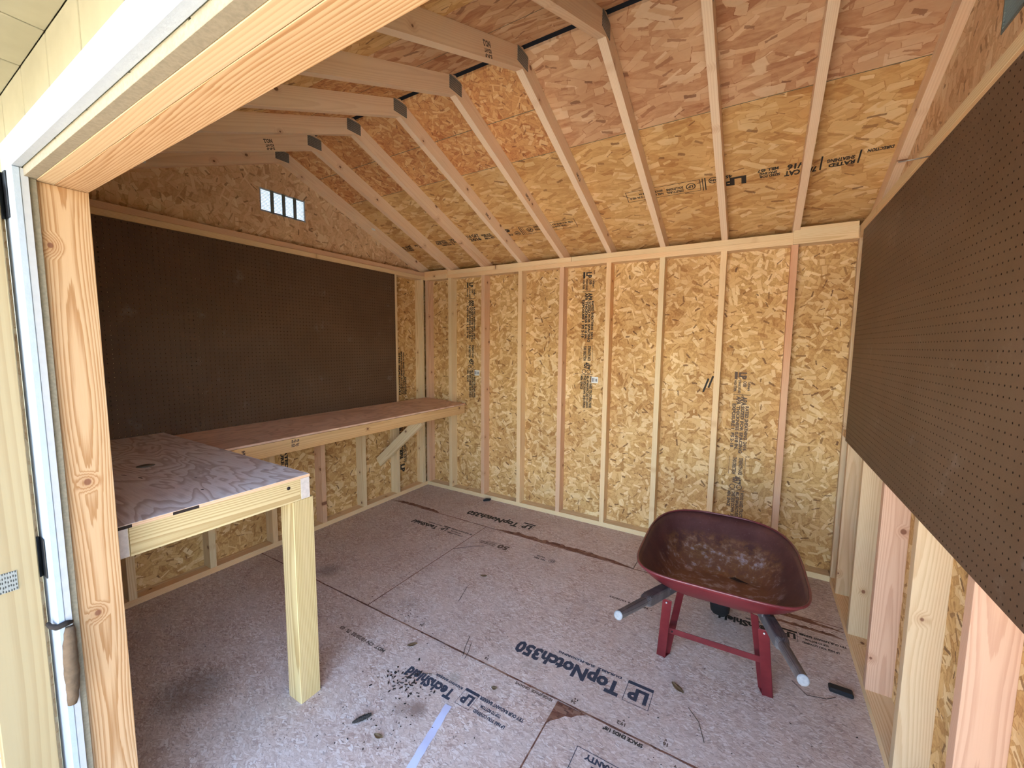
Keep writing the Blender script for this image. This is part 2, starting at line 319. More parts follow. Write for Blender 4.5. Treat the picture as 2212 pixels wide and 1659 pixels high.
def tube(name, pts, rad, mat, parent=None, seg=8, closed=False, caps=True):
    """round tube through points (inches); rad a number or one per point"""
    P = [Vector(p) for p in pts]; n = len(P); R = rad if isinstance(rad, (list, tuple)) else [rad] * n
    vs_, fs = [], []; ref = None
    for k in range(n):
        t = ((P[(k + 1) % n] - P[k - 1]) if closed else (P[min(k + 1, n - 1)] - P[max(k - 1, 0)])).normalized()
        if ref is None: ref = Vector((0, 0, 1)) if abs(t.z) < .9 else Vector((1, 0, 0))
        s = (ref - t * ref.dot(t)).normalized(); ref = s; q = t.cross(s)
        for j in range(seg):
            a = 2 * math.pi * j / seg; vs_.append((P[k] + (s * math.cos(a) + q * math.sin(a)) * R[k]) * I)
    m = n if closed else n - 1
    for k in range(m):
        for j in range(seg):
            a, b_ = k * seg, ((k + 1) % n) * seg; fs.append([a + j, a + (j + 1) % seg, b_ + (j + 1) % seg, b_ + j])
    if caps and not closed: fs += [list(range(seg))[::-1], [(n - 1) * seg + j for j in range(seg)]]
    return mesh_obj(name, vs_, fs, mat, parent, None, seg > 6)

_tm = {}
def text_mesh(s, bold=.05):
    if s in _tm: return _tm[s]
    cu = bpy.data.curves.new('t', 'FONT'); cu.body = s; cu.size = 1; cu.resolution_u = 2; cu.offset = bold
    o = bpy.data.objects.new('t', cu); C.objects.link(o); bpy.context.view_layer.update()
    me = o.evaluated_get(bpy.context.evaluated_depsgraph_get()).to_mesh()
    vs_ = [(v.co.x, v.co.y) for v in me.vertices]; fs = [list(p.vertices) for p in me.polygons]
    bpy.data.objects.remove(o); bpy.data.curves.remove(cu)
    xs = [a for a, _ in vs_]; x0, x1 = min(xs), max(xs)
    r = ([((a - x0) / (x1 - x0), c / .70) for a, c in vs_], fs, (x1 - x0) / .70); _tm[s] = r; return r
def stamp(name, items, org, ex, ey, mat, parent, lift=.02):
    """print on wood: ('t',text,x,y,cap height,width), ('r',x0,y0,x1,y1) solid, ('b',x0,y0,x1,y1,line) outline, ('o',x,y,r,line) ring"""
    ex, ey = Vector(ex).normalized(), Vector(ey).normalized(); nn = ex.cross(ey); org = Vector(org) + nn * lift
    vs_, fs = [], []
    def add(pv, pf):
        k = len(vs_); vs_.extend((org + ex * a + ey * c) * I for a, c in pv); fs.extend([[q + k for q in f] for f in pf])
    def rect(a, c, d, e): add([(a, c), (d, c), (d, e), (a, e)], [[0, 1, 2, 3]])
    for it in items:
        if it[0] == 't':
            _, s, x, y, h, w = it; tv, tf, nat = text_mesh(s); w = w or nat * h
            add([(x + a * w, y + c * h) for a, c in tv], tf)
        elif it[0] == 'r': rect(*it[1:])
        elif it[0] == 'b':
            _, a, c, d, e, l = it; rect(a, c, d, c + l); rect(a, e - l, d, e); rect(a, c, a + l, e); rect(d - l, c, d, e)
        elif it[0] == 'o':
            _, x, y, r, l = it; n = 20
            add([(x + math.cos(6.2832 * k / n) * q, y + math.sin(6.2832 * k / n) * q) for q in (r, r - l) for k in range(n)], [[k, (k + 1) % n, n + (k + 1) % n, n + k] for k in range(n)])
    return mesh_obj(name, vs_, fs, mat, parent)

# ================================================================== THE SETTING
PB, PT = 85.6, 88.6                           # underside and top of the double plate
SL, YR, ZA = .4017, -56.5, 111.27             # roof slope, ridge line, underside of rafters at the ridge
def zraft(y): return ZA - SL * abs(y - YR)
DV = 3.78                                     # rafter depth measured plumb

grd = mesh_obj('ground', [V(-2500, -2500, -9), V(2500, -2500, -9), V(2500, 2500, -9), V(-2500, 2500, -9)], [[0, 1, 2, 3]], GRASS); tag(grd, kind='structure')
slab = box('bounce_slab', -60, 270, -1000, -185, -9, -8, BOUNCE, None, 0); tag(slab, kind='structure')  # unseen pale slab, added to bounce sunlight into the shed

floor = empty('floor', kind='structure')
G_ = .1
for x0, x1, y0, y1 in ((-3.5, 92.5, -20.5, 3.5), (92.5, 140.5, -20.5, 3.5), (-3.5, 44.5, -68.5, -20.5), (44.5, 140.5, -68.5, -20.5), (-3.5, 92.5, -116.5, -68.5), (92.5, 140.5, -116.5, -68.5)):
    box('floor_sheet', x0 + G_, x1 - G_, y0 + G_, y1 - G_, -.72, 0, OSB_F, floor, .03)
box('subfloor_joist_deck', -3.5, 140.5, -116.5, 3.5, -7, -.75, CHIP, floor, 0)
def patch(name, pts, mat, parent, z=.012): return mesh_obj(name, [V(x, y, z) for x, y in pts], [list(range(len(pts)))], mat, parent)
def ragged(x0, x1, y0, y1, seed, n=22):
    r = random.Random(seed); lo, hi = [], []
    for k in range(n + 1):
        t = k / n; x = x0 + (x1 - x0) * t; e = min(1, 6 * min(t, 1 - t))
        lo.append((x, y0 + r.random() * .25)); hi.append((x, y0 + .3 + (y1 - y0 - .3) * e * (.55 + .45 * r.random())))
    return lo + hi[::-1]
patch('bare_edge', ragged(2, 24, -20.4, -18.3, 1), CHIP, floor)
patch('bare_edge', ragged(48, 92, -20.42, -18.2, 2, 40), CHIP, floor)
patch('bare_edge', ragged(112, 136.8, -22.2, -20.6, 3), CHIP, floor)
patch('bare_edge', ragged(124, 136.5, -24.9, -23.6, 4), CHIP, floor)
patch('chipped_corner', [(92.6, -68.7), (97.6, -68.7), (96.2, -69.6), (95.6, -70.4), (94.6, -70.7), (93.9, -71.7), (93.0, -72.6), (92.6, -73.4)], CHIP, floor)

for y_, x0_, x1_ in ((-68.5, -3, 136.8), (-20.5, -3, 136.8)): patch('seam_edge', ragged(x0_, x1_, y_ - .22, y_ + .24, int(-y_), 90), CHIP, floor, .014)
patch('seam_edge', [(92.38, -116), (92.62, -116), (92.66, -92), (92.6, -68.6), (92.4, -68.6), (92.36, -92)], CHIP, floor, .014)
patch('seam_edge', [(44.38, -68.4), (44.6, -68.4), (44.64, -44), (44.6, -20.6), (44.42, -20.6), (44.4, -44)], CHIP, floor, .014)

# floor print
NOTCH = [('r', 0, 0, 4.4, .62), ('b', 0, .6, 4.35, 4.75, .1), ('t', 'LP', .55, 1.35, 2.5, 3.3), ('t', 'TopNotch350', 5.2, 1.75, 2.85, 20.7), ('t', 'DURABLE  SUB-FLOORING', 5.6, .1, .5, 12.4)]
NOTCH2 = [i for i in NOTCH if i[1] != 'DURABLE  SUB-FLOORING']
TECH = [('r', 0, 0, 2.9, .5), ('b', 0, .48, 2.9, 3.45, .07), ('t', 'LP', .35, 1.0, 1.75, 2.2), ('t', 'TechShield', 4.0, 1.65, 1.95, 10.6), ('t', 'RADIANT BARRIER', 3.4, .35, .42, 6.1),
        ('t', 'LP HAS YOU COVERED', -6.7, 2.7, .55, 6.0), ('t', 'TOP TO BOTTOM -', -5.2, 1.45, .55, 4.2), ('t', 'TRY OUR RADIANT BARRIER', -8.7, .1, .62, 8.5)]
DN = ((-1, 0, 0), (0, -1, 0))
stamp('floor_print', NOTCH, (105.9, -58.0, 0), *DN, INK_B, floor)
stamp('floor_print', NOTCH2, (58.0, -10.9, 0), *DN, INK, floor)
stamp('floor_print', TECH, (80.65, -74.6, 0), *DN, INK_B, floor)
stamp('floor_print', TECH, (35.3, -27.2, 0), *DN, INK, floor)
stamp('floor_print', [i for i in TECH if not (i[0] == 't' and i[1].startswith('TRY'))] + [('t', 'TRY OUR RADIANT BARRIER', -8.2, .1, .62, 8.0)], (128.4, -26.9, 0), *DN, INK, floor)
stamp('floor_print', [('t', 'SPACE ENDS 1/8"', 0, 0, .62, 6.1)], (106.6, -68.95, 0), *DN, INK, floor)
stamp('floor_print', [('t', 'EDGE SPACE  GROOVE', 0, 0, .5, 7.2)], (91.6, -68.9, 0), *DN, INK_F, floor)
stamp('floor_print', [('b', 0, 0, 14, 6, .1), ('r', 0, 3.55, 14, 3.62), ('t', 'LIMITED WARRANTY', 1.0, .5, .85, 11.5), ('t', 'TRANSFERABLE', 2.2, 1.9, .85, 9)], (112.2, -74.2, 0), *DN, INK_B, floor)
stamp('floor_print', [('b', 0, 0, 10.8, 3.3, .07), ('t', '50', .4, .5, 2.1, 3.6), ('t', 'YEAR LIMITED', 4.6, 2.1, .5, 5.6), ('t', 'TRANSFERABLE', 4.6, 1.3, .5, 5.6), ('t', 'WARRANTY', 4.6, .5, .5, 4)], (58.7, -27.7, 0), *DN, INK_F, floor)
stamp('floor_print', [('o', 0, 0, .95, .16), ('t', 'LP', -.5, -.35, .7, 1), ('t', 'FSC MIX', 1.8, .35, .6, 3.6), ('r', 1.6, -.05, 7.2, .03), ('t', 'PANEL', 2.5, -.85, .45, 2.6)], (72.2, -28.6, 0), *DN, INK, floor)
stamp('floor_print', [('t', 'MDT  CN 10/20/22  7L  03', 0, 0, .75, 13.3)], (58.9, -75.9, 0), *DN, INK_F, floor)
stamp('floor_print', [('t', 'MDT CN 10/20/22', 0, 0, .6, 9)], (99.8, -35.4, 0), *DN, INK_F, floor)
for n_, x_, y_ in (('16', 109.8, -66.8), ('19.2', 103.4, -66.9), ('24', 95.2, -67.2), ('16', 77.2, -67.0), ('24', 60.2, -66.6), ('16', 111.7, -70.2)):
    stamp('stud_mark', [('t', n_, 0, 0, .6, None), ('t', 'v', .2, -.6, .5, None)], (x_, y_, 0), *DN, INK_F, floor)

# ---------------------------------------------------------------- back wall
wall_back = empty('wall_back', kind='structure')
for x0, x1 in ((-3.5, 44.5), (44.5, 92.5), (92.5, 140.5)): box('osb_sheet', x0 + .04, x1 - .04, 3.5, 3.94, -.7, PT, OSB_W, wall_back, 0)
box('outer_siding', -4, 141, 3.96, 4.5, -7, PT - 1.6, CREAM, wall_back, 0)
box('eave_soffit', -5.5, 142.5, 3.96, 10.4, PT - 1.55, PT - 1.1, CREAM, wall_back, 0); box('eave_fascia', -5.5, 142.5, 9.9, 10.4, PT - 1.08, 88.15, CREAM, wall_back, 0)
box('bottom_plate', 0, 137, 0, 3.5, 0, 1.5, PINE_P, wall_back)
box('lower_top_plate', -3.5, 140.5, 0, 3.5, PB, PB + 1.5, PINE, wall_back)
box('upper_top_plate', 0, 63.8, 0, 3.5, PB + 1.52, PT, PINE, wall_back); box('upper_top_plate', 63.9, 137, 0, 3.5, PB + 1.52, PT, PINE_P, wall_back)
smat = [PINE_P, PINE_R, PINE, PINE_R, PINE, PINE_P, PINE, PINE_R]
for k in range(8):
    x = 11.75 + 16 * k; box('stud', x, x + 1.5, 0, 3.5, 1.5, PB, smat[k], wall_back)
box('corner_stud', -.4, 1.0, .02, 3.5, 1.5, PB, PINE_R, wall_back)
box('plate_scab', .05, 11.5, -.75, -.01, PB - .1, PT + .35, PINE, wall_back); box('plate_scab', 124.0, 136.7, -.75, -.01, PB - .1, PT + .9, PINE_P, wall_back)
def wallstamp(x, ztop, mat, parent, y=3.5):
    it = [('r', 0, .15, 2.1, .85), ('t', 'LP', .15, 1.3, 1.75, 1.9), ('t', 'OSB', 2.6, 2.4, .75, 1.6), ('t', 'Tuf Board', 2.6, 3.5, .6, 2.6), ('t', 'STRAND BOARD', 2.3, 1.2, .6, 3.8), ('t', 'WEATHER', 2.3, .1, .6, 3.4), ('r', 6.35, 0, 6.5, 4.3),
          ('t', 'APA', 6.9, 2.15, 1.35, 2.6), ('t', 'APA', 6.9, .95, 1.1, 2.4)]
    rows = ('RATED SHEATHING  24/16', 'SIZED FOR SPACING', 'THICKNESS 0.418 IN.', 'EXPOSURE 1  PS 2-18')
    for k, s in enumerate(rows): it.append(('t', s, 9.6 if k < 3 else 9.0, 3.3 - k * 1.08, .78, 12.6 if k != 1 else 13.5))
    it += [('r', 24.3, 4.05, 29.4, 4.15), ('r', 24.3, .0, 29.4, .1), ('t', 'STRENGTH AXIS', 24.4, 2.5, .9, 5), ('t', 'THIS DIRECTION', 24.4, .95, .9, 5), ('t', '457', 29.9, 1.3, 1.9, 2.3), ('o', 33.0, 2.9, .75, .2), ('o', 33.0, 1.2, .75, .2), ('r', 33.9, .1, 34.05, 4.3)]
    rows = ('WOOD BASED STRUCTURAL PANEL', 'MILL 457 MANUFACTURED IN CANADA', 'THIS SIDE DOWN  SHEATHING', 'MIN. SPACE')
    for k, s in enumerate(rows): it.append(('t', s, 34.4, 3.35 - k * 1.08, .8, 11 if k < 3 else 4.6))
    return stamp('panel_print', it, (x, y, ztop), (0, 0, -1), (1, 0, 0), mat, parent)
wallstamp(18.3, 84.0, INK, wall_back); wallstamp(66.6, 84.0, INK, wall_back); wallstamp(112.6, 52.8, INK_F, wall_back)
stamp('char_mark', [('r', 0, 0, .5, 4.2), ('r', .9, 1.6, 1.4, 5.2)], (104.6, 3.5, 46.6), (.97, 0, -.24), (.3, 0, .95), INK, wall_back)

# ---------------------------------------------------------------- left wall
wall_left = empty('wall_left', kind='structure')
for y0, y1 in ((-116.5, -68.5), (-68.5, -20.5), (-20.5, 3.5)): box('osb_sheet', -3.94, -3.5, y0 + .04, y1 - .04, -.7, PB + 1, OSB_W, wall_left, 0)
box('outer_siding', -4.5, -3.96, -117, 4.5, -7, PB + 1, CREAM, wall_left, 0)
box('bottom_plate', -3.5, 0, -113, 0, 0, 1.5, PINE, wall_left)
box('lower_top_plate', -3.5, .02, -116.5, -.02, PB - .05, PB + 1.45, PINE, wall_left); box('upper_top_plate', -3.5, -.25, -116.5, -.02, PB + 1.5, PT, PINE_R, wall_left)
for k in range(7):
    y = -15.7 - 16 * k; box('stud', -3.5, 0, y - 1.5, y, 1.5, PB - .06, (PINE_P, PINE_P, PINE_R, PINE, PINE_P, PINE, PINE)[k], wall_left)
for k in range(7):
    y = -15.7 - 16 * k
    box('light_stop', -3.5, -.02, y - 15.98 + (2.2 if k == 6 else 0), y - 1.52, 34.5, 36.0, PINE, wall_left)  # added to shut light out of the bays behind the pegboard
box('corner_stud', -3.5, .0, -2.75, -1.25, 1.5, PB - .06, PINE_P, wall_left)
stamp('panel_print', [('t', 'WOOD BASED STRUCTURAL PANEL', 0, 3.3, .75, 17), ('t', 'MANUFACTURED IN CANADA', 0, 2.2, .75, 17), ('t', 'THIS SIDE DOWN', 0, 1.1, .75, 17), ('t', 'EXPOSURE 1', 10, 4.2, .75, 8)], (-3.5, -13.2, 56.5), (0, 0, -1), (0, 1, 0), INK, wall_left)
stamp('panel_print', [('t', 'RATED SHEATHING 24/16', 0, 3.3, .8, 18), ('t', 'SIZED FOR SPACING', 0, 2.0, .8, 16), ('t', 'MILL 457', 2, .6, 1.2, 8), ('t', 'APA', 12, .5, 1.8, 4.5), ('t', 'LP', 18.5, 1.2, 2.2, 3.2), ('r', 11.5, 4.3, 18, 4.5)], (-3.5, -13.2, 29.5), (0, 0, -1), (0, 1, 0), INK, wall_left)
stamp('panel_print', [('t', 'APA RATED', 0, 2.2, .9, 12), ('t', 'EXPOSURE 1', 0, 1, .9, 12)], (-3.5, -61, 33.5), (0, 0, -1), (0, 1, 0), INK, wall_left)
# ---------------------------------------------------------------- right wall
wall_right = empty('wall_right', kind='structure')
for y0, y1 in ((-116.5, -68.5), (-68.5, -20.5), (-20.5, 3.5)): box('osb_sheet', 140.5, 140.94, y0 + .04, y1 - .04, -.7, PB + 1, OSB_W, wall_right, 0)
box('outer_siding', 140.96, 141.5, -117, 4.5, -7, PB + 1, CREAM, wall_right, 0)
box('bottom_plate', 137, 140.5, -113, 0, 0, 1.5, PINE, wall_right)
box('lower_top_plate', 137, 140.5, -116.5, -.02, PB, PB + 1.5, PINE, wall_right); box('upper_top_plate', 137, 140.5, -116.5, -.02, PB + 1.52, PT, PINE_P, wall_right)
for k, y in enumerate((-.5, -8.4, -24.5, -40.4, -57.0, -73.0, -89.0, -105.0)): box('stud', 137, 140.5, y, y + 1.5, 1.5, PB, (STUD_P, STUD_P, STUD_P, STUD_R, STUD_P, STUD_R, STUD_R, STUD_R)[k], wall_right)
for y0, y1 in ((-6.88, -.52), (-22.98, -8.42), (-38.88, -24.52), (-55.48, -40.42), (-71.48, -57.02), (-87.48, -73.02), (-103.48, -89.02)): box('light_stop', 137.02, 140.5, y0, y1, 38.3, 39.8, PINE, wall_right)  # hidden pieces added behind the right pegboard so its holes stay dark

# ---------------------------------------------------------------- front wall, camera stands in its door opening
wall_front = empty('wall_front', kind='structure')
JX, JR, HZ = 60.3, 134.0, 74.4                # left jamb face, right jamb face, underside of the header
box('door_jamb', JX - 1.5, JX, -116.5, -113, 0, HZ - .02, JAMB, wall_front); box('door_jamb', JR, JR + 1.5, -116.5, -113, 0, HZ - .02, JAMB, wall_front)
box('door_header', 57.3, JR + 3, -115.3, -113, HZ, HZ + 5.5, JAMB, wall_front); box('door_header', 57.3, JR + 3, -116.5, -115.33, HZ, HZ + 5.5, JAMB_P, wall_front)
box('king_stud', 57.3, 58.78, -116.5, -113, 0, HZ - .02, PINE, wall_front); box('king_stud', JR + 1.52, 137, -116.5, -113, 0, PB, PINE, wall_front)
for x in (0.2, 12, 28, 44): box('stud', x, x + 1.5, -116.5, -113, 0, PB, PINE, wall_front)
for x in (60, 76, 92, 108, 124): box('cripple_stud', x, x + 1.5, -116.5, -113, HZ + 5.55, PB, PINE, wall_front)
box('lower_top_plate', .1, 136.9, -116.5, -113, PB + .02, PB + 1.5, PINE, wall_front); box('upper_top_plate', .1, 136.9, -116.5, -113, PB + 1.52, PT, PINE, wall_front)
box('siding_edge_strip', JX, JX + .4, -117.02, -116.52, 0, HZ + .5, SIDE_EDGE, wall_front, .02)
box('siding_edge_strip', JX, JR, -117.31, -116.52, HZ + .03, HZ + .74, SIDE_EDGE, wall_front, .02)
box('wall_sheathing', -3.9, JX - .02, -116.96, -116.54, -7, 96, SIDE_EDGE, wall_front, 0); box('wall_sheathing', JX + .0, 141, -116.96, -116.54, HZ + .8, 96, SIDE_EDGE, wall_front, 0)
box('wall_sheathing', JR + .1, 141, -116.96, -116.54, -7, HZ + .58, SIDE_EDGE, wall_front, 0)
GX = [55.7 - 7.65 * k for k in range(8, 0, -1)] + [55.7 + 7.62 * k for k in range(0, 12)]
for a, c in zip(GX[:-1], GX[1:]):
    lo = HZ + .76 if a > 50 else -7
    box('siding_board', a + .1, c - .1, -117.3, -116.98, lo, 82.8, CREAM, wall_front, .05)
soffit = empty('trim_3', kind='structure')
for a, c in zip(GX[:-1], GX[1:]): box('soffit_board', a + .1, c - .1, -134.0, -117.3, 82.82, 83.2, CREAM, soffit, .05)  # wall end is in view; extra unseen depth added to shade the front
box('fascia_board', -8, 145, -134.8, -134.02, 81.5, 84.4, WHITE, soffit)
trim1 = box('trim_1', 57.6, JR + 3, -118.05, -117.32, HZ + .75, HZ + 3.2, WHITE, None, .08); tag(trim1, kind='structure')
trim2 = empty('trim_2', kind='structure')
box('trim_face', 57.0, 61.05, -118.05, -117.5, -6, HZ + .72, WHITE, trim2, .08); box('trim_back', 57.0, 61.0, -117.5, -117.04, -6, HZ + .7, WHITE_S, trim2, .02)
box('trim_face', JR - .7, JR + 3.3, -118.05, -117.32, -6, HZ + .72, WHITE, trim2, .08)

# open door leaf
door = empty('door_1', kind='structure')
box('door_panel', 56.4, 57.2, -153, -118.1, .8, 74.0, OSB_G, door, .02)
box('door_siding', 55.9, 56.38, -153, -118.1, .8, 74.0, CREAM, door, .02)
box('stile', 57.22, 58.72, -121.95, -118.5, .9, 73.9, DOORP, door, .08)
box('stile', 57.22, 58.72, -152.9, -149.4, .9, 73.9, DOORP, door, .08)
for z in (.9, 36.0, 70.4): box('rail', 57.22, 58.7, -149.35, -122.0, z, z + 3.5, DOORP, door, .08)
pl = box('mending_plate', 58.73, 58.79, -122.4, -119.9, 36.1, 38.0, GALV, door, .01)
for z0, z1 in ((70.9, 75.0), (36.4, 40.4)):
    h = tube('hinge', [(58.0, -118.45, z0), (58.0, -118.45, z1)], .33, BLACK, door, 10)
    box('hinge_leaf', 58.0, 59.3, -118.16, -118.07, z0, z1, BLACK, h, .02)
    for o_ in (h.children[0],): o_.parent = h

# ---------------------------------------------------------------- gables and roof
ceiling = empty('ceiling', kind='structure')
for nm, x0, x1, par, vy0, vy1 in (('gable_sheet', -3.94, -3.5, wall_left, -62.5, -49.1), ('gable_sheet', 140.5, 140.94, wall_right, -66.8, -53.3)):
    g = prism(nm, [(-116.5, PB + 1), (3.5, PB + 1), (3.5, zraft(3.5) + DV), (YR, ZA + DV), (-116.5, zraft(-116.5) + DV)], 'x', x0, x1, OSB_G, par)
    cut(g, x0 - 1, x1 + 1, vy0, vy1, 96.6, 103.0)
    s = -.54 if x0 < 0 else .46
    g = prism('gable_siding', [(-117, PB + 1), (4.5, PB + 1), (4.5, zraft(4.5) + DV), (YR, ZA + DV), (-117, zraft(-117) + DV)], 'x', x0 + s, x0 + s + .5, CREAM, par)
    cut(g, x0 - 2, x0 + 2, vy0, vy1, 96.6, 103.0)
def rafter(x, side, end=False):
    sgn = 1 if side > 0 else -1
    y1 = YR + sgn * 62.5; cs = math.cos(math.atan(SL)); ze = ZA - SL * 62.5
    poly = [(YR, ZA), (y1, ze), (y1, ze + DV), (YR, ZA + DV)]
    # built along local X so that the grain follows the slope
    L = 62.5 / cs; ax = Vector((0, sgn * cs, -SL * cs)); wd = Vector((0, sgn * SL * cs, cs)); th = ax.cross(wd)
    k = SL * 3.5                                              # plumb cut at the ridge
    v = []
    for t in (-.75, .75):
        for a, w in ((0 - k * .0 + .0, 0), (L, 0), (L, 3.5), (0 - .0 + 3.5 * SL * 0, 3.5)):
            v.append((a, w, t))
    # plumb cut: shift the top corner at the ridge backwards
    vv = [Vector((a - (w * SL if a == 0 else 0), w, t)) * I for a, w, t in v]
    for q in vv: q.y -= 1.75 * I; q.x -= L / 2 * I
    f = [[0, 3, 2, 1], [4, 5, 6, 7], [0, 1, 5, 4], [1, 2, 6, 5], [2, 3, 7, 6], [3, 0, 4, 7]]
    o = mesh_obj('rafter', vv, f, RAFT)
    bm = bmesh.new(); bm.from_mesh(o.data); bmesh.ops.recalc_face_normals(bm, faces=bm.faces); bm.to_mesh(o.data); bm.free()
    m = Matrix((ax, wd, th)).transposed().to_4x4(); c0 = Vector((x + .75, YR, ZA)) + ax * (L / 2) + wd * 1.75 ; m.translation = c0 * I
    o.matrix_world = m; o.parent = ceiling; return o
RX = [-3.48] + [11.75 + 16 * k for k in range(8)] + [138.98]
for x in RX:
    a = rafter(x, 1); rafter(x, -1)
    for xf in ((x + 1.5, x + 1.56), (x - .06, x)):
        g = box('gusset_plate', xf[0], xf[1], -58.45, -54.5, 111.75, 114.45, GALV, None, 0, 'y')
        g.parent = a; g.matrix_parent_inverse = a.matrix_world.inverted()
for y_, z_ in ((-88.6, 1.5), (-24.4, 1.9)): box('lumber_label', -1.97, -1.93, y_ - .8, y_ + .8, zraft(y_) + z_ - .35, zraft(y_) + z_ + .35, TAGM, ceiling, 0)
# roof sheets (underside on the rafters)
def roof_sheet(x0, x1, d0, d1, side, mat):
    """d0,d1 plan distance from the ridge line"""
    s = 1 if side > 0 else -1
    q = [(x0, d0), (x1, d0), (x1, d1), (x0, d1)]; vs_ = []
    for up_ in (0, .48):
        for x, d in q: vs_.append(V(x, YR + s * d, ZA + DV + .02 - SL * d + up_))
    f = [[0, 1, 2, 3], [7, 6, 5, 4], [0, 4, 5, 1], [1, 5, 6, 2], [2, 6, 7, 3], [3, 7, 4, 0]]
    o = mesh_obj('roof_sheet', vs_, f, mat, ceiling); bm = bmesh.new(); bm.from_mesh(o.data); bmesh.ops.recalc_face_normals(bm, faces=bm.faces); bm.to_mesh(o.data); bm.free(); return o
D1 = YR * -1 - 34.1                            # seam 34.1 in from the back wall line -> plan distance from the ridge
roof_sheet(-5.5, 76.4, D1 + .05, 67, 1, OSB_RY); roof_sheet(76.5, 142.5, D1 + .05, 67, 1, OSB_RY)
roof_sheet(-5.5, 76.4, .85, D1 - .05, 1, OSB_RF); roof_sheet(76.5, 142.5, .85, D1 - .05, 1, OSB_RR)
roof_sheet(-5.5, 92.4, D1 + .05, 77.5, -1, OSB_RY); roof_sheet(92.5, 142.5, D1 + .05, 77.5, -1, OSB_RY)  # front eave run long out of view, added shade for the door front
roof_sheet(-5.5, 60.4, .85, D1 - .05, -1, OSB_RF); roof_sheet(60.5, 142.5, .85, D1 - .05, -1, OSB_RR)
prism('ridge_vent', [(YR - 3, ZA + DV - .65), (YR, ZA + DV + .55), (YR + 3, ZA + DV - .65), (YR + 3, ZA + DV - .1), (YR, ZA + DV + 1.2), (YR - 3, ZA + DV - .1)], 'x', -5.5, 142.5, FELT, ceiling)
for s, e_ in ((1, 68), (-1, 78.5)): prism('roof_shingles', [(YR, ZA + DV + 1.3), (YR + s * e_, ZA + DV + .6 - SL * e_), (YR + s * e_, ZA + DV + .9 - SL * e_), (YR, ZA + DV + 1.7)], 'x', -6, 143, FELT, ceiling)
box('eave_blocking', -3.5, 140.5, 3.52, 3.95, PT, 95, PINE, ceiling, 0) if False else None
cs = 1 / math.sqrt(1 + SL * SL); UPS = Vector((0, -cs, SL * cs))
def rooff(x, y): return (x, y, ZA + DV + .02 - SL * abs(y - YR))
RS = [('t', 'PANEL GRADE', -3, 2.3, .8, 6), ('t', 'EXPOSURE 1', -2.5, 1.2, .8, 5.5), ('t', 'HUD-UM-40', -1.5, .1, .8, 4), ('t', 'PS 2-18', 5, 2.2, .9, 4.5), ('t', 'DOC', 6.5, .9, .9, 3),
      ('t', 'STRENGTH', 15.5, 2.5, .75, 4.6), ('t', 'AXIS THIS', 15.0, 1.6, .75, 5.3), ('r', 15, 1.25, 21.5, 1.45), ('t', 'DIRECTION', 17, .1, .75, 4), ('r', 21.9, -.2, 22.2, 3.4), ('t', 'RATED', 22.6, 2.3, 1.0, 4.4), ('t', 'SHEATHING', 22.8, 1.0, .9, 4.6), ('r', 26.0 + 2.2, -.3, 28.5, 3.6),
      ('t', '7/16 CAT', 29, 2.3, 1.4, 5.8), ('t', '24/16', 30, .4, 1.4, 4.4), ('t', 'SIZED FOR', 35.6, 2.3, .7, 4), ('t', 'SPACING', 36.2, 1.4, .7, 3.4), ('t', 'MILL 457', 36, .3, .8, 4),
      ('t', 'LP', 42.2, 1.3, 2.3, 5.0), ('t', '457', 45, .2, .9, 2.2), ('o', 49, .9, 1.0, .2), ('t', 'APA', 48.2, .6, .6, 1.6), ('r', 50.6, -.3, 50.85, 3.8), ('r', 51.2, -.3, 51.4, 3.8),
      ('b', 51.8, -.2, 69.6, 3.6, .14), ('o', 54, 1.7, 1.1, .22), ('t', 'LP', 53.5, 1.3, .8, 1.1), ('t', 'STRUCTURAL', 55.7, 2.2, .75, 4), ('t', 'SOLUTIONS', 55.7, 1.1, .75, 4), ('t', 'NAIL 6 IN. EDGE 12 IN. FIELD', 60.5, 2.1, .65, 8.4), ('t', 'SPACE ENDS 1/8 IN.', 60.5, 1.0, .6, 6)]
stamp('panel_print', RS, rooff(-.4, -8.2), (1, 0, 0), UPS, INK, ceiling, .03)
RS2 = [i for i in RS if i[1] == 'b' or (isinstance(i[1], (int, float)) and i[1] > 16) or (i[0] == 't' and i[2] > 16)]
RS2 = [i for i in RS2 if not (i[0] == 'r' and i[1] < 20)]
stamp('panel_print', RS2, rooff(155.6, -17.4), (-1, 0, 0), -UPS, INK, ceiling, .03)
for y in (-44.9,): stamp('chalk_line', [('r', 0, 0, 80, .16)], rooff(-3.5, y), (1, 0, 0), UPS, CHALK, ceiling, .02)
stamp('chalk_line', [('r', 0, 0, 144, .14)], rooff(-3.5, -34.0), (1, 0, 0), UPS, CHALK, ceiling, .03)
F_UP = Vector((0, cs, SL * cs))
stamp('chalk_line', [('r', 0, 0, 144, .2)], rooff(140, -68.0), (-1, 0, 0), F_UP, CHALK, ceiling, .02)
# grade stamps on rafter faces
for x, d in ((77.25, 12.0), (13.25, 12.5), ):
    y = YR - d; stamp('grade_stamp', [('t', 'NO.2', 0, .1, .8, 2.2), ('t', 'KD-HT', 0, 1.2, .5, 2.2), ('t', 'S-P-F', 0, 1.9, .5, 2.2)], (x, y + 1, zraft(y) + 3.1), (0, -cs, -SL * cs), (0, SL * cs, -cs), INK_F, ceiling)
for x, d in ((45.25, 34), (77.25, 27), (61.25, 30)):
    y = YR + d; stamp('grade_stamp', [('t', 'NO.3', 0, 0, .8, 2.6)], (x, y, zraft(y) + 1.2), (0, cs, -SL * cs), (0, SL * cs, cs), INK_F, ceiling)

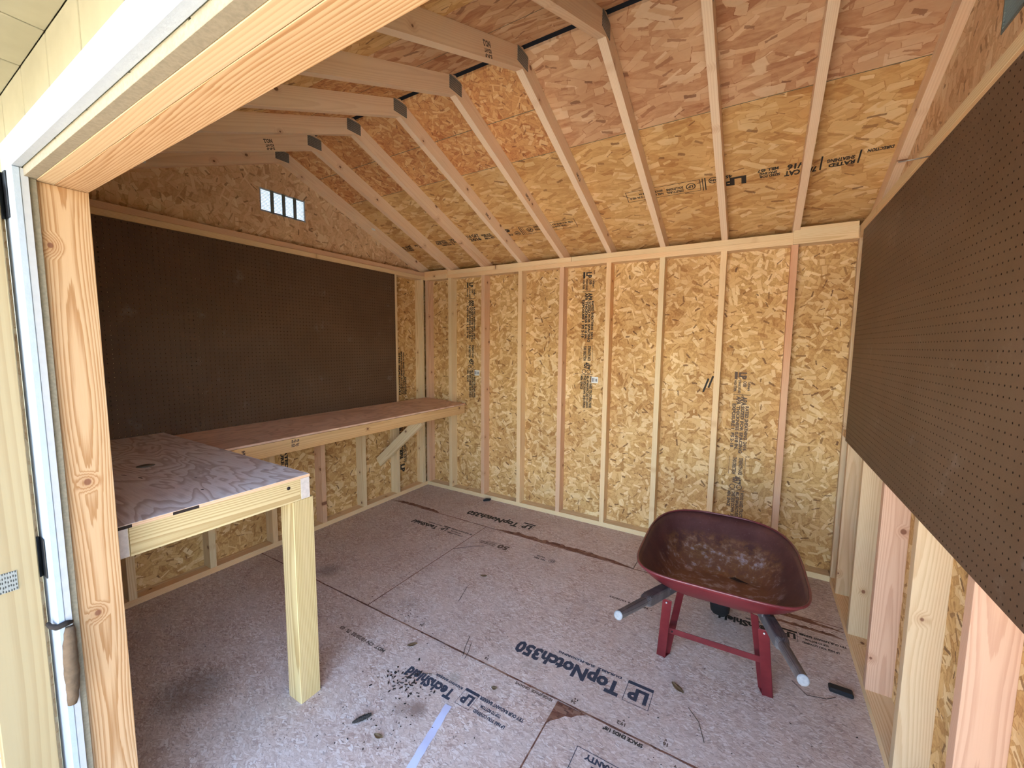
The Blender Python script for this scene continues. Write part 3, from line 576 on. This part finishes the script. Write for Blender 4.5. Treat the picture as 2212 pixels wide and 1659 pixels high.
# ================================================================== THE THINGS
# ---------------------------------------------------------------- pegboards with real holes
def pegboard(name, W, Hh, parent=None):
    """sheet W x Hh inches in local XY, holes every inch, front faces +Z, 1/4 thick"""
    vs_, fs, core = [], [], []; nx, ny = int(W), int(Hh); idx = {}
    def gv(i, j):
        if (i, j) not in idx: idx[(i, j)] = len(vs_); vs_.append((i * I, j * I, 0))
        return idx[(i, j)]
    oct_ = [(math.cos(math.radians(22.5 + 45 * k)) * .105, math.sin(math.radians(22.5 + 45 * k)) * .105) for k in range(8)]
    for i in range(nx):
        for j in range(ny):
            c = [gv(i, j), gv(i + 1, j), gv(i + 1, j + 1), gv(i, j + 1)]     # BL BR TR TL
            k = len(vs_)
            for z in (0, -.22): vs_.extend(((i + .5 + a) * I, (j + .5 + b_) * I, z * I) for a, b_ in oct_)
            # octagon order: 22.5 (right-up) ... counter-clockwise
            for e, (p, q) in enumerate(((2, 3), (3, 0), (0, 1), (1, 2))):     # top, left, bottom, right
                a0 = 1 + 2 * e; fs.append([c[p], c[q], k + (a0 + 1) % 8, k + a0 % 8])
                fs.append([c[q], k + (a0 + 2) % 8, k + (a0 + 1) % 8])
            for e in range(8): core.append(len(fs)); fs.append([k + e, k + (e + 1) % 8, k + 8 + (e + 1) % 8, k + 8 + e])  # core: hole wall faces that get the painted shade
    b0 = len(vs_); vs_ += [(0, 0, -.25 * I), (W * I, 0, -.25 * I), (W * I, Hh * I, -.25 * I), (0, Hh * I, -.25 * I)]
    e4 = [gv(0, 0), gv(nx, 0), gv(nx, ny), gv(0, ny)]
    for e in range(4): fs.append([e4[e], b0 + e, b0 + (e + 1) % 4, e4[(e + 1) % 4]])
    o = mesh_obj(name, vs_, fs, [PEG, PEG_HOLE], parent)
    for k in core: o.data.polygons[k].material_index = 1
    return o
pg = pegboard('pegboard', 96, 48); tag(pg, 'dark brown pegboard panel on the wall above the workbench, in full face', 'pegboard')
m = Matrix(((0, 0, 1), (1, 0, 0), (0, 1, 0))).to_4x4(); m.translation = V(.27, -113, 37.55); pg.matrix_world = m
pg2 = pg.copy(); C.objects.link(pg2); tag(pg2, 'dark brown pegboard on the right wall beside the wheelbarrow, seen edge-on', 'pegboard')
m = Matrix(((0, 0, -1), (-1, 0, 0), (0, 1, 0))).to_4x4(); m.translation = V(136.73, -6.2, 38.1); pg2.matrix_world = m

# ---------------------------------------------------------------- gable vents
def vent(x, y0, y1, face, am, label):
    t = empty('gable_vent', label, 'vent', None, None, V(x, (y0 + y1) / 2, 99.8)); t['group'] = 'gable vents'
    z0, z1 = 96.65, 102.95; loc = Vector((x, (y0 + y1) / 2, 99.8))
    def part(nm, *a, mat=am):
        o = box(nm, *a, mat, None, 0); o.parent = t; o.matrix_parent_inverse = Matrix.Translation(-loc * I); return o
    for a, c, d, e in ((y0 + .03, y1 - .03, z0, z0 + .25), (y0 + .03, y1 - .03, z1 - .25, z1), (y0 + .03, y0 + .3, z0 + .26, z1 - .26), (y1 - .3, y1 - .03, z0 + .26, z1 - .26)): part('frame', x - .5, x + .02, a, c, d, e)
    n = 15
    for k in range(n):
        z = z0 + .4 + (z1 - z0 - .8) * k / (n - 1)
        o = board('slat', (x - .3, y0 + .3, z), (x - .3, y1 - .3, z), (face * .9, 0, .45), .36, .13, ALUM if am is WHITE else am, None, 0)
        o.parent = t; o.matrix_parent_inverse = Matrix.Translation(-loc * I)
    for k in (1, 2, 3):
        y = y0 + (y1 - y0) * k / 4; part('bar', x + .03, x + .12, y - .5, y + .5, z0, z1, mat=ALUM_D)
    return t
vent(-3.5, -62.5, -49.1, 1, WHITE, 'white slatted vent in the gable above the left pegboard')
vent(140.95, -66.8, -53.3, -1, ALUM_D, 'dull grey slatted vent in the gable at the upper right corner')

# ---------------------------------------------------------------- workbench
wb = empty('workbench', 'L-shaped built-in wooden workbench with plywood top and post leg under the left pegboard', 'workbench', None, None, V(20, -60, 0))
def wp(o): o.parent = wb; o.matrix_parent_inverse = Matrix.Translation(-V(20, -60, 0)); return o
wp(board('top', (10.4, -112.9, 36.95), (10.4, -.6, 36.95), (20.2, 0, -.95), 20.2, .5, PLY_RED, None, .04))
rt_ = wp(box('side_top', .3, 56.75, -112.8, -88.85, 38.22, 38.7, PLY_GREY, None, .04))
wp(box('fascia', 19.0, 20.5, -90.5, -.9, 32.9, 36.15, BENCHF, None))
wp(box('rail', .3, 56.6, -90.35, -88.85, 34.75, 38.2, TREAT, None)); wp(box('rail', .3, 56.6, -112.75, -111.2, 34.75, 38.2, TREAT, None))
for y in (-90.37, -112.78):
    e = box('end_grain', 56.6, 56.64, y + .05, y + 1.5, 34.8, 38.18, TREAT_END, None, .0); wp(e)
wp(box('apron', 55.1, 56.6, -111.15, -90.4, 34.7, 38.2, TREAT, None))
lg = wp(box('leg', 53.0, 56.5, -91.7, -88.2, 0, 34.72, TREAT, None, .1))
for y in (-23.5, -79.0): wp(board('brace', (-2.6, y, 15.2), (18.9, y, 33.3), (0, 0, 1), 3.5, 1.4, PINE_P, None))
wp(box('ledger', .05, 1.5, -112.9, -.6, 33.35, 36.8, PINE, None))
for y in (-16, -40, -64, -84): wp(box('joist', 1.55, 18.95, y, y + 1.5, 32.9, 36.15, PINE, None))
kn = wp(patch('dark_knot_hole', [(54.8 + 1.9 * 0, 0)] * 3, BLACK, None)) if False else None
wp(tube('knot_plug', [(29.8, -101.3, 38.66), (29.8, -101.3, 38.715)], 1.25, plain('knot_grey', (.17, .16, .14), .8, .4, 60), None, 18))
for cx, cy, a, l in ((33.3, -105.1, .3, 1.1), (37.0, -104.2, .1, 1.2), (49.0, -91.7, .3, 1.2), (26.5, -106.2, 0, .5), (44, -99.6, .4, .4), (50.9, -101.5, .2, .5)):
    wp(mesh_obj('split', [V(cx + math.cos(a) * l * u - math.sin(a) * w, cy + math.sin(a) * l * u + math.cos(a) * w, 38.72) for u, w in ((-.6, 0), (-.1, -.12), (.6, -.04), (.5, .1), (0, .14))], [[0, 1, 2, 3, 4]], CRUMB))
wp(box('ply_edge', 56.751, 56.766, -112.8, -88.85, 38.24, 38.67, PINE_R, None, 0))
wp(box('ply_gap', 56.767, 56.78, -107.0, -104.2, 38.24, 38.62, CRUMB, None, 0))
wp(box('ply_gap', 56.767, 56.78, -112.8, -110.9, 38.24, 38.62, CRUMB, None, 0))
wp(tube('nail_knot', [(56.58, -92.3, 37.2), (56.64, -92.3, 37.2)], .28, CRUMB, None, 10))
wp(stamp('grade_stamp', [('t', 'S-P-F', 0, .8, .7, 2.0), ('t', 'KD-HT', 0, -.2, .7, 2.0)], (20.5, -70.5, 34.3), (0, 1, 0), (0, 0, 1), INK_F, None))
wp(stamp('grade_stamp', [('t', '2x4', 0, 0, .7, 1.6)], (20.5, -81.2, 34.0), (0, 0, 1), (0, -1, 0), INK_F, None))

# ---------------------------------------------------------------- wheelbarrow
bar = empty('wheelbarrow', 'worn dark red wheelbarrow with rusty tray and weathered wooden handles', 'wheelbarrow', None, None, V(114, -48, 0))
def bp(o): o.parent = bar; o.matrix_parent_inverse = Matrix.Translation(-V(114, -48, 0)); return o
NA = 72
def sgp(c, e): return math.copysign(abs(c) ** e, c)
def ring(yc, bn, bf, a, nn, nf, z0, zs=0.0):
    r = []
    for k in range(NA):
        t = 2 * math.pi * k / NA; c, s = math.cos(t), math.sin(t); n_ = nf if s > 0 else nn
        x = a * sgp(c, 2 / n_); y = (bf if s > 0 else bn) * sgp(s, 2 / n_); r.append(Vector((114 + x, yc + y, z0 + zs * (yc + y))))
    return r
rim = ring(-46.0, 13.5, 19.5, 13.0, 5.0, 3.0, 22.0)
flo = [Vector((q.x, q.y, 16.9 - (q.y + 54.2) * .2)) for q in ring(-45.2, 8.8, 8.2, 7.9, 4.5, 3.6, 0)]
RZ = Matrix.Rotation(math.radians(2.2), 3, 'Z'); PV = Vector((114, -48, 0))
rim = [RZ @ (q - PV) + PV for q in rim]; flo = [RZ @ (q - PV) + PV for q in flo]
TC = Vector((114, -46, 18.5)); rows = []
for t in (0, .14, .3, .46, .62, .76, .87, .95, 1.0):
    w = t; row = []
    for a, c in zip(rim, flo):
        q = a.lerp(c, w); bulge = math.sin(math.pi * w) * .35; q = q + Vector(((q.x - 114) * .035 * bulge * 2, (q.y + 45.5) * .02 * bulge * 2, -bulge * .9)); row.append(q)
    rows.append(row)
cf = sum(flo, Vector()) / NA
for t in (.85, .6, .3): rows.append([cf.lerp(q, t) + Vector((0, 0, -.12)) for q in flo])
vs_ = [((q - TC) * I) for row in rows for q in row] + [(cf - TC + Vector((0, 0, -.14))) * I]
fs = []
for k in range(len(rows) - 1):
    for j in range(NA): fs.append([k * NA + j, k * NA + (j + 1) % NA, (k + 1) * NA + (j + 1) % NA, (k + 1) * NA + j])
for j in range(NA): fs.append([(len(rows) - 1) * NA + j, (len(rows) - 1) * NA + (j + 1) % NA, len(vs_) - 1])
tray = mesh_obj('tray', vs_, fs, [TRAY, RED], None, TC * I, True)
sol = tray.modifiers.new('s', 'SOLIDIFY'); sol.thickness = .09 * I; sol.offset = -1; sol.material_offset = 1; sol.material_offset_rim = 1
bpy.context.view_layer.update(); bp(tray)
bp(tube('rim', [q + Vector((0, 0, .02)) for q in rim], .2, RIMM, None, 8, True))
for s in (-1, 1):
    hp = [(114 + s * 5.0, -25.5, 6.9), (114 + s * 7.9, -52, 15.5), (114 + s * 9.1, -62.5, 19.0)]
    # squared timber, then a turned grip
    ax0, ax1 = Vector((114 + s * 4.9, -24.5, 6.4)), Vector((114 + s * 10.55, -73.6, 22.35)); d_ = (ax1 - ax0).normalized(); sd_ = d_.cross(Vector((0, 0, 1))).normalized(); u_ = sd_.cross(d_)
    L = (ax1 - ax0).length; secs = [(0, .9, 6), (L * .74, .92, 6), (L * .77, .88, 4), (L * .79, .68, 2.2), (L * .9, .64, 2), (L, .62, 2)]
    vv, ff = [], []
    for d, r, ne in secs:
        for k in range(16):
            t = 2 * math.pi * (k + .5) / 16; vv.append(((d - L / 2), r * sgp(math.cos(t), 2 / ne), r * sgp(math.sin(t), 2 / ne)))
    for k in range(len(secs) - 1):
        for j in range(16): ff.append([k * 16 + j, k * 16 + (j + 1) % 16, (k + 1) * 16 + (j + 1) % 16, (k + 1) * 16 + j])
    ff.append(list(range(16))[::-1])
    o = mesh_obj('handle', [Vector(q) * I for q in vv], ff, WEATH); mm = Matrix((d_, sd_, u_)).transposed().to_4x4(); mm.translation = (ax0 + ax1) / 2 * I; o.matrix_world = mm
    bm = bmesh.new(); bm.from_mesh(o.data); bmesh.ops.recalc_face_normals(bm, faces=bm.faces); bm.to_mesh(o.data); bm.free(); bp(o)
    cp = tube('handle_end', [ax1 - d_ * .02, ax1 + d_ * .05, ax1 + d_ * .12], [.625, .62, .45], CEMENT, None, 16); cp.parent = o; cp.matrix_parent_inverse = o.matrix_world.inverted()
    # leg: upright strap, raking strap, foot, bolt
    fx = 114 + s * 8.75
    bp(board('leg', (fx - s * .0, -49.0, .05), (114 + s * 7.35, -53.6, 14.6), (1, 0, 0), 1.55, .16, RED, None, .03))
    bp(board('leg_edge', (fx + s * .8, -48.55, .05), (114 + s * 8.1, -53.1, 14.3), (0, 1, .3), .8, .12, RED, None, .03))
    bp(board('leg_stay', (fx - s * .75, -47.9, .05), (114 + s * 6.1, -46.8, 12.7), (.8, -.6 * s, 0), 1.45, .16, RED, None, .03))
    bp(board('foot', (fx, -49.0, .1), (fx - s * .6, -47.4, .1), (1, 0, 0), 1.5, .14, RED, None, .03))
    bp(tube('bolt', [(114 + s * 7.45, -53.7, 14.1), (114 + s * 7.45, -53.9, 14.1)], .14, ALUM, None, 8))
    bp(board('riser', (114 + s * 6.6, -40, 12.2), (114 + s * 7.6, -52, 16.2), (0, 0, 1), .9, 1.2, WEATH, None))
    bp(board('axle_bracket', (114 + s * 4.2, -27.8, 6.9), (114 + s * 4.6, -31.5, 8.6), (0, 0, 1), 1.4, .2, RED, None, .03))
bp(board('crossbar', (106.4, -50.0, 6.5), (121.6, -49.4, 6.5), (0, 0, 1), 1.1, .14, RED, None, .03))
bp(tube('crossbar_bolt', [(107.2, -50.05, 6.5), (107.2, -50.2, 6.5)], .14, BLACK, None, 8))
wh = bp(tube('axle', [(109.4, -27.8, 7), (118.6, -27.8, 7)], .35, BLACK, None, 10))
prof = [(1.75, 4.2), (1.95, 5.2), (1.75, 6.2), (1.1, 6.85), (0, 7.0), (-1.1, 6.85), (-1.75, 6.2), (-1.95, 5.2), (-1.75, 4.2)]
vv, ff = [], []
for k in range(40):
    t = 2 * math.pi * k / 40
    for w, r in prof: vv.append(V(114 + w, -27.8 + math.cos(t) * r, 7 + math.sin(t) * r))
n_ = len(prof)
for k in range(40):
    for j in range(n_): ff.append([k * n_ + j, k * n_ + (j + 1) % n_, ((k + 1) % 40) * n_ + (j + 1) % n_, ((k + 1) % 40) * n_ + j])
bp(mesh_obj('tyre', vv, ff, RUBBER, None, None, True)); bp(tube('wheel_hub', [(112.6, -27.8, 7), (113.2, -27.8, 7), (114.8, -27.8, 7), (115.4, -27.8, 7)], [4.3, 3.6, 3.6, 4.3], RED, None, 28))
bp(mesh_obj('leaf_litter', [(V(x, y, z)) for x, y, z in ((115.6, -38.6, 13.95), (116.6, -38.3, 14.2), (118.2, -38.9, 14.1), (119.2, -39.3, 14.05), (117.6, -39.4, 14.25), (116.4, -39.1, 14.0))], [[0, 1, 2, 3, 4, 5]], CRUMB))

# ---------------------------------------------------------------- small things
# mud dauber nest on the trim
nest = empty('mud_nest', 'brown dried mud wasp nest stuck to the white door trim', 'nest', None, None, V(61.2, -117.5, 27))
rr = random.Random(3); pts, rad = [], []
for k in range(15):
    t = k / 14; pts.append((61.15 + .12 * rr.random(), -117.3 - .45 * t ** 2 - .1 * math.sin(t * 5), 31.6 - 8.0 * t)); rad.append((.36 + .16 * math.sin(math.pi * t) + .07 * rr.random()) * (.8 if k in (0, 14) else 1))
o = tube('mud_tube', pts, rad, MUD, None, 12); o.parent = nest; o.matrix_parent_inverse = Matrix.Translation(-V(61.2, -117.5, 27))
o = tube('mud_collar', [(60.9, -117.1, 31.9), (61.3, -117.6, 32.1), (61.2, -118.15, 32.0), (60.2, -118.4, 31.9), (59.2, -118.4, 31.8)], [.2, .3, .27, .22, .16], MUD_D, None, 8); o.parent = nest; o.matrix_parent_inverse = Matrix.Translation(-V(61.2, -117.5, 27))
# paper strip
ps = []; n_ = 14
for k in range(n_ + 1):
    t = k / n_; x = 77.3 + 2.35 * t; y = -79.0 - 12.5 * t; w = .62 + .05 * math.sin(k * 2.3); zz = .06 + .05 * math.sin(k * .9)
    ps += [V(x - w, y - .12 * w, zz), V(x + w, y + .12 * w, zz), V(x - w, y - .12 * w, zz - .03), V(x + w, y + .12 * w, zz - .03)]
fs = []
for k in range(n_):
    a = k * 4; c = a + 4; fs += [[a, a + 1, c + 1, c], [a + 2, c + 2, c + 3, a + 3], [a, c, c + 2, a + 2], [a + 1, a + 3, c + 3, c + 1]]
fs += [[0, 2, 3, 1], [n_ * 4, n_ * 4 + 1, n_ * 4 + 3, n_ * 4 + 2]]
tag(mesh_obj('paper_strip', ps, fs, PAPER), 'pale blue-white strip of paper lying on the floor', 'paper strip')
# cone
cn = empty('pine_cone', 'small dark elongated cone lying on the floor near the bench leg', 'cone', None, None, V(67.3, -88, .4)); a0, a1 = Vector((68.0, -87.0, .36)), Vector((66.6, -89.6, .3)); dd = (a1 - a0)
o = tube('core', [a0 + dd * t for t in (0, .15, .5, .8, 1)], [.15, .28, .33, .26, .1], CONE, None, 8); o.parent = cn; o.matrix_parent_inverse = Matrix.Translation(-V(67.3, -88, .4))
bm = bmesh.new(); q_ = dd.normalized(); s1 = q_.cross(Vector((0, 0, 1))).normalized(); s2 = s1.cross(q_)
for k in range(9):
    for j in range(7):
        t = .06 + .88 * k / 8; an = 6.283 * (j + .5 * (k % 2)) / 7; r_ = .36 * math.sin(math.pi * (.12 + .8 * t)) + .05
        n0 = s1 * math.cos(an) + s2 * math.sin(an); c0 = a0 + dd * t + n0 * r_; tt = q_.cross(n0)
        f4 = [bm.verts.new((c0 + w_) * I) for w_ in (tt * .14 - n0 * .1, q_ * -.2 + n0 * .1, tt * -.14 - n0 * .1, q_ * .16 - n0 * .05)]
        bm.faces.new(f4)
o = bm_obj('scales', bm, CONE); o.parent = cn; o.matrix_parent_inverse = Matrix.Translation(-V(67.3, -88, .4)); o['kind'] = 'stuff'
# black bits of plastic
def lump(name, pts, rad, mat, label, cat): return tag(tube(name, pts, rad, mat, None, 8), label, cat)
lump('plastic_scrap', [(31.2, -3.2, .45), (31.9, -2.2, .6), (32.8, -1.3, .5), (33.1, -1.0, .8)], [.35, .5, .45, .2], BLACKP, 'black scrap lying against the back wall bottom plate', 'scrap')
tag(box('plastic_block', 132.0, 135.4, -42.2, -40.6, .0, .8, BLACKP, None, .2), 'small black block on the floor beside the right wall plate', 'scrap')
# dry leaves
def leaf(x, y, L, W, a, lab, curl=.25):
    vv, ff = [], []; n = 8
    for k in range(n + 1):
        t = k / n; w = W * math.sin(math.pi * min(1, t * .92 + .04)) ** .8; zc = .1 + curl * (t - .5) ** 2 * 2
        for u in (-1, -.5, 0, .5, 1):
            px, py = (t - .5) * L, u * w * .5; vv.append((px, py, zc + abs(u) * curl * .6 + .02))
    for k in range(n):
        for j in range(4): ff.append([k * 5 + j, k * 5 + j + 1, (k + 1) * 5 + j + 1, (k + 1) * 5 + j])
    ca, sa = math.cos(a), math.sin(a)
    o = mesh_obj('dry_leaf', [V(px * ca - py * sa, px * sa + py * ca, pz) for px, py, pz in vv], ff, LEAFM, None, V(x, y, 0), True)
    s = o.modifiers.new('s', 'SOLIDIFY'); s.thickness = .0006
    tag(o, lab, 'leaf', 'dry leaves on the floor')
leaf(109.3, -55.5, 2.6, 1.1, -.6, 'brown oval dry leaf on the floor in front of the wheelbarrow leg')
leaf(62.4, -72.3, 1.9, .9, .9, 'curled pale dry leaf on the floor between bench leg and seam')
leaf(71.9, -89.0, 1.5, .8, .2, 'crumpled dry leaf on the floor beside the paper strip', .4)
leaf(103.4, -76.3, 1.5, .6, -.5, 'small pointed dry leaf by the boxed warranty print')
leaf(106.3, -78.4, 1.3, .8, .9, 'folded dry leaf at the bottom edge near the boxed print', .5)
leaf(60.6, -45.0, 1.6, .9, .4, 'dry leaf fragment on the floor behind the bench leg', .4)
leaf(82.0, -72.4, 1.0, .8, .4, 'tiny round dry leaf on the floor by the seam print')
# pine needles
def needle(pts, lab): tag(tube('pine_needle', pts, .045, CRUMB, None, 5), lab, 'needle', 'pine needles on the floor')
needle([(70.6, -64.2, .1), (71.6, -67.0, .12), (72.7, -69.3, .1)], 'long bent pine needle beside the printed floor lettering')
needle([(72.0, -65.6, .1), (73.0, -67.8, .2), (73.4, -69.6, .1)], 'short pine needle crossing a longer one')
needle([(59.6, -50.6, .1), (60.6, -53.8, .1), (61.4, -56.4, .1)], 'straight pine needle lying in mid floor left of the wheelbarrow')
needle([(111.5, -58.6, .1), (113.3, -60.6, .15), (114.4, -63.8, .1)], 'curved pine needle below the right leg of the wheelbarrow')
needle([(126.6, -42.8, .1), (128.6, -45.2, .1), (131.4, -44.4, .1), (132.8, -43.2, .1)], 'thin crooked twig by the black block at the right wall')
needle([(44.8, -37.8, .1), (48.4, -33.8, .1), (51.4, -31.6, .1)], 'long thin twig lying across the far floor sheet')
needle([(66.8, -78.8, .1), (68.6, -76.6, .12), (70.6, -75.6, .1)], 'dark twig among the crumbs by the floor print')
# crumbs: too small and too many to pick apart
bm = bmesh.new(); rr = random.Random(11)
def crumb(x, y, r):
    st = .6 + rr.random() * .9; an = rr.random() * 3.14
    mt = Matrix.Translation(V(x, y, r * .4)) @ Matrix.Rotation(an, 4, 'Z') @ Matrix.Diagonal((r * I * (1 + st), r * I, r * I * .6, 1))
    bmesh.ops.create_icosphere(bm, subdivisions=1, radius=1, matrix=mt)
for k in range(75): crumb(rr.gauss(67.5, 2.2), rr.gauss(-79.4, 1.5), rr.uniform(.06, .17))
for k in range(60): crumb(rr.gauss(70, 6), rr.gauss(-86.5, 4), rr.uniform(.03, .10))
for k in range(230): crumb(rr.uniform(22, 136), rr.uniform(-100, -4), rr.uniform(.025, .09))
for k in range(70): crumb(rr.uniform(62, 130), rr.uniform(-95, -52), rr.uniform(.03, .09))
for k in range(26): crumb(rr.gauss(56, 3), rr.gauss(-66.5, 1.2), rr.uniform(.03, .10))
o = bm_obj('floor_crumbs', bm, CRUMB); tag(o, 'dark bark crumbs and dirt specks scattered over the floor', 'crumbs', None, 'stuff')
# lumber tags stapled in the bays
def tagobj(x, z, lab):
    t = box('lumber_tag', x, x + 2.3, 3.36, 3.4, z, z + 2.1, TAGM, None, 0); tag(t, lab, 'tag', 'white tags on the back wall')
    p = stamp('tag_print', [('r', .25, .4, .75, 1.7), ('r', .95, .4, 1.1, 1.7), ('r', 1.4, .5, 2.0, 1.5)], (x, 3.36, z), (1, 0, 0), (0, 0, 1), TAGI, None); p.parent = t; p.matrix_parent_inverse = t.matrix_world.inverted()
tagobj(22.2, 47.6, 'small white tag over the printed text nearest the left corner of the back wall'); tagobj(70.6, 47.3, 'small white tag over the middle printed text of the back wall')
tag(tube('nail', [(137.2, -46.8, 86.3), (135.2, -46.7, 86.25), (133.7, -46.6, 86.25)], .09, STEEL, None, 8), 'bent steel nail sticking out of the plate above the right pegboard', 'nail')
bpy.context.view_layer.update()
